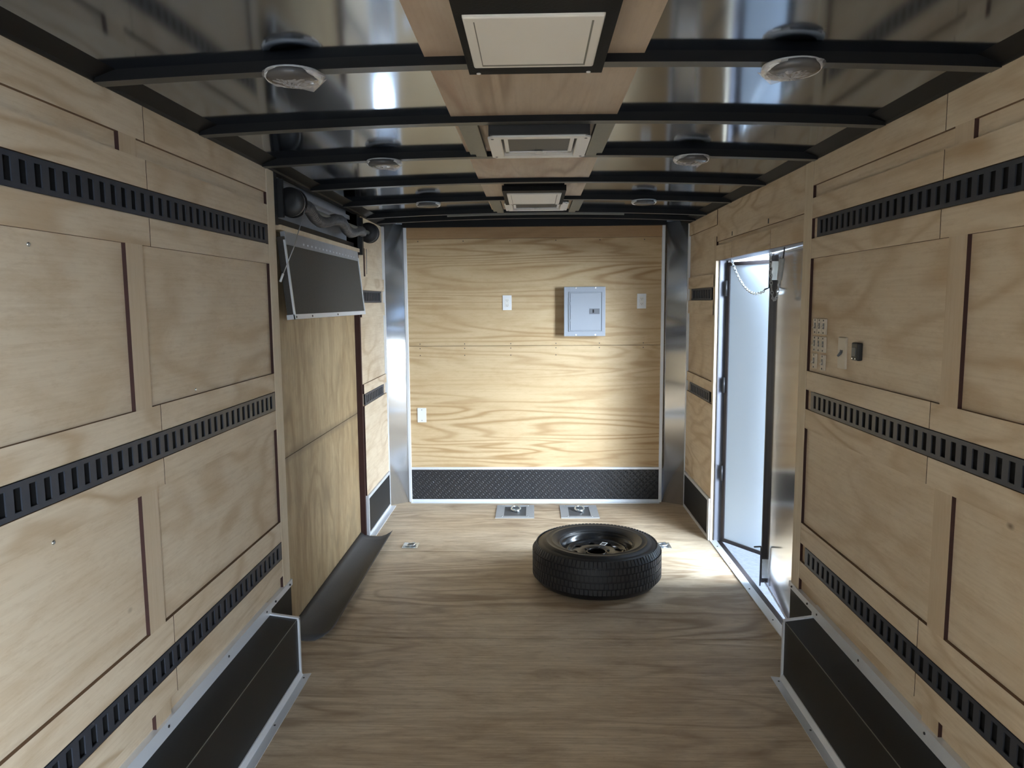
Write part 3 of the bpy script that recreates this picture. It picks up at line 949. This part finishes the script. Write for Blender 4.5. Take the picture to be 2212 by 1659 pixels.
t = thing('switch_plate', 'tall ivory switch plate between toggle cluster and black device', 'switch plate', (XR, 2.85, 1.39))
obj('plate', bevel(box(XR - 0.008, XR + 0.001, 2.806, 2.876, 1.330, 1.450), 0.003, 2), M['ivory'], t)
bm = bmesh.new(); tube(bm, [(XR - 0.006, 2.841, 1.395), (XR - 0.022, 2.841, 1.378)], [0.007, 0.004], 8); obj('lever', bm, M['panel_dark'], t)
obj('slot', box(XR - 0.0095, XR - 0.007, 2.829, 2.853, 1.392, 1.402), M['panel_dark'], t)
t = thing('black_socket', 'small black wall device right of the ivory switch plate', 'wall device', (XR, 2.70, 1.405))
obj('body', bevel(box(XR - 0.020, XR + 0.001, 2.676, 2.728, 1.372, 1.437), 0.006, 3), M['black'], t)
obj('face', bevel(box(XR - 0.0225, XR - 0.019, 2.688, 2.718, 1.388, 1.420), 0.001, 1), M['cup'], t)
for y in (2.690, 2.716):
    bm = bmesh.new(); lathe(bm, [(0.003, XR - 0.019), (0.003, XR - 0.0215)], 8, (0, y, 1.379), axis=0); obj('screw', bm, M['zinc'], t)

# ---- bright screw heads on the left wall
for lab, y, z in (('bright screw head high in the left wall panel under the upper track', 1.666, 1.732),
                  ('bright screw head just above the middle track strip on the left wall', 2.451, 1.305),
                  ('bright screw head low in the left wall panel under the middle track', 1.671, 1.030)):
    bm = bmesh.new(); lathe(bm, [(0.0055, -A - PLY - 0.001), (0.0055, -A - PLY + 0.002), (0.003, -A - PLY + 0.0035)], 12, (0, y, z), axis=0)
    tag(obj('screw', bm, M['zinc']), lab, 'screw', 'loose screw heads on the left wall')

# ---- floor anchors
def big_anchor(label, x0, x1):
    xc = (x0 + x1) / 2; y0, y1 = 5.300, 5.640; yc = 5.49
    t = thing('floor_anchor', label, 'floor anchor', (xc, yc, 0), 'recessed anchors by the front wall')
    bm = bmesh.new(); w = 0.062
    ix0, ix1, iy0, iy1 = x0 + w, x1 - w, y0 + 0.045, y1 - 0.035
    for a in ((x0, x1, y0, iy0), (x0, x1, iy1, y1), (x0, ix0, iy0, iy1), (ix1, x1, iy0, iy1)):
        bx(bm, a[0], a[1], a[2], a[3], 0.0005, 0.006)
    obj('frame', bm, M['alu_mid'], t)
    obj('base_plate', box(ix0, ix1, iy0, iy1, 0.0005, 0.003), M['cup'], t)
    bm = bmesh.new()
    R_ = 0.034
    tube(bm, [(xc + 0.004 + R_ * math.cos(2 * math.pi * k / 24), yc + R_ * math.sin(2 * math.pi * k / 24), 0.022 + 0.010 * math.sin(2 * math.pi * k / 24)) for k in range(24)], 0.0075, 8, closed=True)
    obj('ring', bm, M['zinc'], t)
    bm = bmesh.new(); lathe(bm, [(0.030, 0.003), (0.030, 0.012), (0.022, 0.016)], 20, (xc, yc, 0)); bx(bm, xc + 0.018, xc + 0.034, yc - 0.06, yc - 0.015, 0.003, 0.012)
    obj('bracket', bm, M['zinc'], t)
    for sx, sy in ((ix0 - 0.012, iy0 - 0.012), (ix1 + 0.012, iy0 - 0.012), (ix0 - 0.012, iy1 + 0.010), (ix1 + 0.012, iy1 + 0.010)):
        bm = bmesh.new(); lathe(bm, [(0.006, 0.0055), (0.004, 0.009)], 10, (sx, sy, 0)); obj('screw', bm, M['zinc'], t)
big_anchor('left of two square floor anchors at the front wall, aluminium frame', -0.306, -0.016)
big_anchor('right of two square floor anchors at the front wall, behind the tyre', 0.183, 0.468)
def tie_ring(label, x, y, s):
    t = thing('tie_down_ring', label, 'tie-down ring', (x, y, 0), 'zinc tie-down rings in the floor')
    bm = bmesh.new()
    for a in ((-0.052, 0.052, -0.055, -0.034), (-0.052, 0.052, 0.034, 0.055), (-0.052, -0.030, -0.034, 0.034), (0.034, 0.052, -0.034, 0.034)):
        bx(bm, x + a[0], x + a[1], y + a[2], y + a[3], 0.0005, 0.004)
    obj('plate', bevel(bm, 0.001, 1), M['zinc'], t)
    obj('cup', box(x - 0.030, x + 0.034, y - 0.034, y + 0.034, 0.0002, 0.0012), M['cup'], t)
    bm = bmesh.new()
    pts = [(x - s * 0.028, y - 0.026, 0.006), (x + s * 0.020, y - 0.026, 0.012), (x + s * 0.032, y, 0.014), (x + s * 0.020, y + 0.026, 0.012), (x - s * 0.028, y + 0.026, 0.006)]
    tube(bm, pts, 0.006, 8, closed=True); obj('ring', bm, M['zinc'], t)
    bm = bmesh.new(); bx(bm, x - s * 0.045, x - s * 0.018, y - 0.030, y + 0.030, 0.003, 0.013); obj('strap', bevel(bm, 0.003, 2), M['zinc'], t)
tie_ring('small zinc tie-down ring in the floor beside the charcoal flap', -0.832, 4.680, 1)
tie_ring('small zinc tie-down ring in the floor just right of the tyre', 0.822, 4.690, 1)
bm = bmesh.new(); prism(bm, [(1.128, 3.262), (1.150, 3.238), (1.150, 3.290), (1.140, 3.292)], 0.0005, 0.006, 2)
tag(obj('metal_tab', bm, M['plate']), 'tiny pale tab on the floor between the door sill and right wheel well box', 'tab')

# ---- ceiling lamps
def lamp(label, x, y, wrapped, sgn):
    z = zbow(x)
    t = thing('ceiling_light', label, 'ceiling light', (x, y, z), 'round ceiling lights')
    bm = bmesh.new(); lathe(bm, [(0.056, z), (0.072, z), (0.074, z - 0.012), (0.068, z - 0.020), (0.058, z - 0.018)], 40, (x, y, 0), close=True)
    obj('trim_ring', bm, M['white'], t)
    bm = bmesh.new(); lathe(bm, [(0.064, z - 0.006), (0.064, z - 0.020), (0.052, z - 0.026), (0.02, z - 0.028)], 40, (x, y - 0.014, 0))
    obj('lens', bm, M['lens'], t)
    if wrapped:
        bm = bmesh.new()
        NR, NS = 9, 40
        rows = []
        for i in range(NR + 1):
            u = i / NR
            row = []
            for k in range(NS):
                th = 2 * math.pi * k / NS
                wv = mnoise.noise(Vector((math.cos(th) * 2.2 + x, math.sin(th) * 2.2 + y, u * 2.5)))
                r = 0.078 * math.sin(u * math.pi / 2 * 0.98 + 0.03) * (1 + 0.10 * wv)
                zz = z - 0.004 - 0.026 * math.cos(u * math.pi / 2) - 0.010 * abs(mnoise.noise(Vector((math.cos(th) * 4, math.sin(th) * 4 + y, u * 5 + x)))) * (1.2 - u)
                row.append(bm.verts.new((x + r * math.cos(th), y + r * math.sin(th) * 0.95, zz)))
            rows.append(row)
        for a, b in zip(rows[:-1], rows[1:]):
            for k in range(NS):
                bm.faces.new((a[k], a[(k + 1) % NS], b[(k + 1) % NS], b[k]))
        bm.faces.new(rows[0])
        # loose twisted corner of the bag
        c = Vector((x + sgn * 0.066, y + 0.02, z - 0.020))
        tipv = bm.verts.new(c + Vector((sgn * 0.012, 0.01, 0.012)))
        q = [bm.verts.new(c + Vector(p)) for p in ((-sgn * 0.030, 0.030, -0.014), (-sgn * 0.055, -0.012, -0.016), (-sgn * 0.012, -0.030, -0.004))]
        for a, b in zip(q, q[1:] + q[:1]): bm.faces.new((a, b, tipv))
        o = obj('plastic_wrap', bm, M['wrap'], t)
        o['label'] = 'crumpled clear plastic bag'
lamp('plastic-wrapped round light left of the big white roof panel nearest the camera', -0.635, 1.962, True, 1)
lamp('plastic-wrapped round light right of the big white roof panel, under glossy glare', 0.640, 1.962, True, -1)
lamp('plastic-wrapped round light left of the white-framed roof vent', -0.640, 3.152, True, 1)
lamp('plastic-wrapped round light right of the white-framed roof vent', 0.640, 3.152, True, 1)
lamp('bare round light left of the farthest roof panel', -0.640, 4.462, False, 1)
lamp('bare round light right of the farthest roof panel', 0.640, 4.462, False, 1)

# ---- roof vents and cover panels
def black_vent(label, x0, x1, y0, y1, z, px, py):
    xc = (x0 + x1) / 2; yc = (y0 + y1) / 2
    t = thing('vent_cover', label, 'roof vent cover', (xc, yc, z), 'black-framed white roof panels')
    bm = bmesh.new()
    a0, a1, b0, b1 = px[0], px[1], py[0], py[1]
    zt_ = zbow(0) + 0.0005 if y1 < 2.5 else zbow(0) + 0.0005
    for q in ((x0, x1, y0, b0), (x0, x1, b1, y1), (x0, a0, b0, b1), (a1, x1, b0, b1)):
        bx(bm, q[0], q[1], q[2], q[3], z, zt_)
    bx(bm, x0 + 0.01, x1 - 0.01, y0, min(y1, y0 + 0.44), zt_ - 0.004, zbow(0) + SKIN - 0.007)
    obj('frame', bm, M['vent_frame'], t)
    bm = bevel(box(a0, a1, b0, b1, z - 0.007, z + 0.012), 0.006, 3)
    pn = obj('panel', bm, M['vent_panel'], t)
    bm = bmesh.new(); g = 0.004; m_ = 0.022
    bx(bm, a0 + m_, a1 - m_, b1 - m_ - g, b1 - m_ + g, z - 0.0078, z - 0.006)
    bx(bm, a1 - m_ - g, a1 - m_, b0 + m_, b1 - m_, z - 0.0078, z - 0.006)
    bx(bm, a0 + m_, a0 + m_ + g * .5, b0 + m_, b1 - m_, z - 0.0078, z - 0.006)
    obj('groove', bm, M['alu_dull'], pn)
    for x in (x0 + 0.024, x1 - 0.034):
        bm = bmesh.new(); lathe(bm, [(0.0055, z - 0.002), (0.0055, z + 0.001)], 12, (x, y1 - 0.010, 0)); obj('screw', bm, M['white'], t)
black_vent('large white roof panel in a black frame, nearest the camera', -0.177, 0.157, 1.470, 1.936, 2.167, (-0.160, 0.130), (1.545, 1.866))
black_vent('white roof panel in a black frame farthest from the camera', -0.177, 0.157, 3.90, 4.455, 2.167, (-0.156, 0.136), (3.985, 4.395))

def white_vent(label, x0, x1, y0, y1, z):
    xc = (x0 + x1) / 2; yc = (y0 + y1) / 2
    t = thing('roof_vent', label, 'roof vent', (xc, yc, z), 'white-framed roof vents')
    wx, wy = 0.042, 0.034
    bm = bmesh.new()
    prism(bm, [(x0 + 0.02, y0), (x1 - 0.02, y0), (x1, y0 + 0.02), (x1, y0 + wy), (x0, y0 + wy), (x0, y0 + 0.02)], z, z + 0.006, 2)
    prism(bm, [(x0 + 0.02, y1), (x1 - 0.02, y1), (x1, y1 - 0.02), (x1, y1 - wy), (x0, y1 - wy), (x0, y1 - 0.02)], z, z + 0.006, 2)
    bx(bm, x0, x0 + wx, y0 + wy, y1 - wy, z, z + 0.006); bx(bm, x1 - wx, x1, y0 + wy, y1 - wy, z, z + 0.006)
    obj('garnish', bm, M['white'], t)
    bm = bmesh.new()
    a0, a1, b0, b1 = x0 + wx, x1 - wx, y0 + wy, y1 - wy
    zt_ = zbow(0) + SKIN
    for q in ((a0, a1, b0, b0 + .004), (a0, a1, b1 - .004, b1), (a0, a0 + .004, b0, b1), (a1 - .004, a1, b0, b1)):
        bx(bm, *q, z + 0.001, zt_)
    obj('throat', bm, M['vent_panel'], t)
    bm = bmesh.new()
    c0, c1, d0, d1 = a0 + 0.012, a1 - 0.012, b0 + 0.012, b1 - 0.03
    for q in ((c0, c1, d0, d0 + .014), (c0, c1, d1 - .014, d1), (c0, c0 + .014, d0, d1), (c1 - .014, c1, d0, d1)):
        bx(bm, *q, z + 0.008, z + 0.014)
    obj('inner_frame', bm, M['white'], t)
    obj('screen', box(c0 + .01, c1 - .01, d0 + .01, d1 - .01, z + 0.012, z + 0.016), M['screen'], t)
    bm = bmesh.new(); lathe(bm, [(0.012, z + 0.002), (0.016, z + 0.004), (0.016, z + 0.010)], 16, (xc, d1 - 0.010, 0)); bx(bm, xc - .03, xc + .03, d1 - .016, d1 - .004, z + .004, z + .009)
    obj('knob', bm, M['vent_panel'], t)
    bm = bmesh.new()
    for q in ((x0 + .01, x1 - .01, y0 - .012, y0), (x0 + .01, x1 - .01, y1, y1 + 0.006), (x0 + .004, x0 + .012, y0, y1), (x1 - .012, x1 - .004, y0, y1)):
        bx(bm, *q, z + 0.006, zt_ - 0.006)
    obj('collar', bm, M['black'], t)
    for x in (x0 + .016, x1 - .016):
        for y in (y0 + .03, y1 - .03):
            bm = bmesh.new(); lathe(bm, [(0.005, z - 0.0015), (0.005, z + 0.001)], 10, (x, y, 0)); obj('screw', bm, M['panel_dark'], t)
white_vent('white-framed square roof vent with dark screen between the second and third bows', -0.174, 0.184, 2.610, 2.985, 2.158)
white_vent('white-framed roof vent partly hidden behind the farthest white panel', -0.192, 0.204, 4.56, 4.95, 2.190)

# aluminium framing beside the vents
for lab, x, y0, y1 in (('left dull aluminium support channel beside the screened roof vent', -0.228, 2.59, 3.13), ('right dull aluminium support channel beside the screened roof vent', 0.222, 2.59, 3.13),
                       ('left dull aluminium support channel beside the rearmost partly hidden vent', -0.235, 4.485, 5.06), ('right dull aluminium support channel beside the rearmost partly hidden vent', 0.245, 4.485, 5.06)):
    z = zbow(0)
    lab = lab.replace('rearmost', 'farthest')
    bm = bmesh.new()
    bx(bm, x - 0.022, x + 0.022, y0, y1, z - 0.001, z + 0.003)
    bx(bm, x - 0.022, x - 0.019, y0, y1, z + 0.003, z + SKIN - 0.012); bx(bm, x + 0.019, x + 0.022, y0, y1, z + 0.003, z + SKIN - 0.012)
    sgn = 1 if x > 0 else -1
    bx(bm, x + sgn * 0.022, x + sgn * 0.046, y0, y1, z + 0.006, z + 0.009)
    tag(obj('support_channel', bm, M['alu_dull']), lab, 'support channel', 'channels framing the roof vents')
# pale bar across the roof near the front wall
bm = bmesh.new()
for i in range(12):
    xa = -0.60 + 1.2 * i / 12; xb = -0.60 + 1.2 * (i + 1) / 12
    prism(bm, [(xa, zbow(xa) - 0.012), (xb, zbow(xb) - 0.012), (xb, zbow(xb) + 0.0005), (xa, zbow(xa) + 0.0005)], 5.08, 5.10, 1)
bmesh.ops.remove_doubles(bm, verts=bm.verts[:], dist=0.0001)
tag(obj('roof_bar', bm, M['alu_dull']), 'thin pale metal bar across the roof just before the front wall', 'bar')

# ---- ramp spring with its two cable drums
SX, SZ = -1.118, 2.050
t = thing('ramp_spring', 'black ramp counterbalance spring with two cable drums above the folded ramp', 'ramp spring', (SX, 4.2, SZ))
bm = bmesh.new(); tube(bm, [(SX, 3.38, SZ), (SX, 5.03, SZ + 0.012)], 0.013, 12); obj('shaft', bm, M['alu_dull'], t)
bm = bmesh.new()
pts, rad = [], []
N_ = 420
for i in range(N_ + 1):
    u = i / N_
    y = 3.44 + u * 1.36
    wob = 0.022 * math.sin(u * 2 * math.pi * 2.1 + 0.6) * min(1, 6 * u, 6 * (1 - u))
    rw = 0.024
    th = u * 2 * math.pi * 60
    pts.append((SX + rw * math.cos(th) + wob * 0.4, y, SZ - 0.012 * math.sin(u * math.pi) + wob + rw * math.sin(th)))
tube(bm, pts, 0.0085, 6)
obj('coil', bm, M['spring'], t)
bm = bmesh.new()
cpts, crad = [], []
for i in range(61):
    u = i / 60
    wob = 0.022 * math.sin(u * 2 * math.pi * 2.1 + 0.6) * min(1, 6 * u, 6 * (1 - u))
    cpts.append((SX + wob * 0.4, 3.44 + u * 1.36, SZ - 0.012 * math.sin(u * math.pi) + wob)); crad.append(0.026)
tube(bm, cpts, crad, 16)
obj('coil_sleeve', bm, M['spring'], t)
for y, zz in ((3.395, SZ + 0.002), (4.985, SZ + 0.012)):
    bm = bmesh.new()
    lathe(bm, [(0.018, y - 0.030), (0.064, y - 0.030), (0.066, y - 0.026), (0.066, y - 0.018), (0.055, y - 0.016), (0.055, y + 0.016), (0.067, y + 0.018), (0.067, y + 0.024), (0.062, y + 0.028), (0.018, y + 0.028)], 40, (SX, 0, zz), axis=1)
    dm = obj('cable_drum', bm, M['black'], t)
    bm = bmesh.new()
    lathe(bm, [(0.0555, y - 0.014), (0.0600, y - 0.012), (0.0600, y + 0.012), (0.0555, y + 0.014)], 36, (SX, 0, zz), axis=1, close=True)
    obj('wound_cable', bm, M['alu'], dm)
bm = bmesh.new()
bx(bm, -1.235, SX - 0.02, 3.335, 3.352, SZ - 0.07, SZ + 0.10); obj('bracket', bm, M['black'], t)
bm = box(-1.235, SX - 0.018, 4.86, 4.90, SZ - 0.14, SZ + 0.10)
obj('bracket', bm, M['black'], t)

# cables from the drums down to the ramp
bm = bmesh.new(); tube(bm, [(-1.060, 3.41, 2.03), (-1.105, 3.375, 1.86), (-1.150, 3.30, 1.70)], 0.0022, 6)
t = thing('ramp_cable', 'thin steel cable from the near drum crossing the folded ramp flap', 'cable', (-1.15, 3.3, 1.70))
obj('wire', bm, M['cable'], t)
bm = bmesh.new(); tube(bm, [(-1.143, 3.312, 1.728), (-1.152, 3.297, 1.692)], 0.0055, 8); obj('crimp', bm, M['white'], t)
t = thing('cable_slot', 'narrow dark cable slot below the far drum, left front bay', 'cable slot', (-A, 5.03, 1.9))
obj('slot', box(-A - PLY + 0.0015, -A - PLY - 0.002, 5.015, 5.055, 1.775, 1.965), M['edge'], t)
bm = bmesh.new(); tube(bm, [(-1.150, 5.035, 1.96), (-1.150, 5.03, 1.79)], 0.0025, 6); obj('wire', bm, M['cable'], t)

# ---- folded extension flap hanging in front of the ramp door
t = thing('ramp_extension_flap', 'folded dark grit ramp flap with pale metal edges hanging from the left ramp', 'ramp flap', (-1.15, 4.1, 1.53))
XT, XB_, ZT_, ZB_ = -1.158, -1.118, 1.925, 1.522
def sk(y0, y1, u0, u1, d0, d1_):
    """slab on the tilted flap: u runs down the face 0..1, d is depth behind the face"""
    bm = bmesh.new(); vs = []
    for d in (d0, d1_):
        for y, u in ((y0, u0), (y1, u0), (y1, u1), (y0, u1)):
            vs.append(bm.verts.new((XT + (XB_ - XT) * u - d, y, ZT_ + (ZB_ - ZT_) * u - d * 0.1)))
    for q in ((3, 2, 1, 0), (4, 5, 6, 7), (0, 1, 5, 4), (1, 2, 6, 5), (2, 3, 7, 6), (3, 0, 4, 7)):
        bm.faces.new([vs[i] for i in q])
    return bm
FY0, FY1 = 3.375, 4.805
obj('deck', sk(FY0 + 0.004, FY1 - 0.004, 0.06, 0.985, 0.001, 0.034), M['grit'], t)
obj('bottom_edge', sk(FY0, FY1, 0.945, 1.0, -0.002, 0.036), M['alu'], t)
obj('top_hinge', sk(FY0 + 0.02, FY1, 0.0, 0.15, -0.002, 0.02), M['galv'], t)
bm = sk(FY0, FY0 + 0.012, 0.10, 1.0, -0.004, 0.004); obj('side_edge', bm, M['alu'], t)
bm = sk(FY1 - 0.012, FY1, 0.10, 1.0, -0.004, 0.036); obj('side_edge', bm, M['alu'], t)
bm = bmesh.new(); bx(bm, -1.200, -1.150, Y_POST1 + 0.06, 4.84, 1.925, 1.947); obj('top_ledge', bm, M['post'], t)
for k in range(16):
    u, y = 0.105, FY0 + 0.28 + k * 0.068
    bm = bmesh.new()
    lathe(bm, [(0.0055, XT + (XB_ - XT) * u + 0.001), (0.0045, XT + (XB_ - XT) * u + 0.006)], 10, (0, y, ZT_ + (ZB_ - ZT_) * u), axis=0)
    obj('rivet', bm, M['alu'], t)
for y in (FY0 + 0.02, FY0 + 0.27, FY0 + 0.75):
    bm = bmesh.new(); u = 0.975
    lathe(bm, [(0.006, XT + (XB_ - XT) * u + 0.001), (0.005, XT + (XB_ - XT) * u + 0.005)], 10, (0, y, ZT_ + (ZB_ - ZT_) * u), axis=0)
    obj('rivet', bm, M['screw'], t)

# ---- charcoal transition flap curling on the floor at the foot of the ramp
bm = bmesh.new()
prof = [(-1.198, 0.034), (-1.175, 0.016), (-1.145, 0.006), (-1.10, 0.0025), (-1.06, 0.005), (-1.03, 0.014), (-1.005, 0.027), (-0.985, 0.040)]
y0_, y1_ = 3.30, 4.86
rows = []
for j in range(21):
    v = j / 20
    y = y0_ + (y1_ - y0_) * v
    row = []
    for i, (x, z) in enumerate(prof):
        u = i / (len(prof) - 1)
        yy = y
        if v < 0.02: yy += 0.06 * max(0, u - 0.6) / 0.4
        row.append((x, yy, z * (1.0 + 0.15 * v)))
    rows.append(row)
thick_grid(bm, rows, (0, 0, 0.002))
tag(obj('transition_flap', bm, M['flap']), 'charcoal rubbery flap curling up from the floor along the left ramp foot', 'flap')

# ---- door chains
def chain(bm, pts, pitch, w, r):
    pts = [Vector(p) for p in pts]
    dist = [0]
    for a, b in zip(pts[:-1], pts[1:]): dist.append(dist[-1] + (b - a).length)
    n = max(2, int(dist[-1] / pitch))
    def at(s):
        for i in range(len(pts) - 1):
            if s <= dist[i + 1] or i == len(pts) - 2:
                f = (s - dist[i]) / max(1e-9, dist[i + 1] - dist[i]); return pts[i].lerp(pts[i + 1], f)
    for k in range(n):
        a, b = at(dist[-1] * k / n), at(dist[-1] * (k + 1) / n)
        d = (b - a).normalized(); L_ = (b - a).length * 0.66
        e1, e2 = frame_to(d); e = e1 if k % 2 else e2
        c = (a + b) / 2
        tube(bm, [c + d * (L_ * math.cos(q)) + e * (w * math.sin(q)) for q in (2 * math.pi * i / 10 for i in range(10))], r, 6, closed=True)
def sag(p, q, drop, n=18):
    p, q = Vector(p), Vector(q)
    return [p.lerp(q, i / n) - Vector((0, 0, drop * 4 * (i / n) * (1 - i / n))) for i in range(n + 1)]
bm = bmesh.new(); chain(bm, sag((1.205, 4.63, 1.85), (1.225, 4.02, 1.642), 0.085), 0.020, 0.0065, 0.0026)
tag(obj('door_chain', bm, M['zinc']), 'bright chain sagging across the open gap of the doorway', 'chain', 'door check chains')
t = thing('spring_chain', 'chain with a long coil spring hanging on the shiny door leaf', 'chain', (1.19, 3.65, 1.85), 'door check chains')
bm = bmesh.new()
pts = [(1.193, 3.632 + 0.030 * i / 200 + 0.011 * math.cos(i * 0.9), 1.792 - 0.10 * i / 200 + 0) for i in range(201)]
pts = [(1.186 + 0.011 * math.sin(i * 0.9), p[1], p[2]) for i, p in enumerate(pts)]
tube(bm, pts, 0.0028, 5); obj('spring', bm, M['alu_mid'], t)
bm = bmesh.new(); tube(bm, [(1.19, 3.612, 1.848), (1.19, 3.622, 1.815), (1.19, 3.632, 1.792)], 0.0035, 6); obj('hook', bm, M['screw'], t)
bm = bmesh.new()
chain(bm, [(1.19, 3.662, 1.692), (1.19, 3.685, 1.655), (1.192, 3.713, 1.603), (1.194, 3.748, 1.592), (1.196, 3.783, 1.598), (1.198, 3.819, 1.66), (1.20, 3.845, 1.76), (1.20, 3.855, 1.835)], 0.018, 0.006, 0.0025)
obj('links', bm, M['alu_mid'], t)
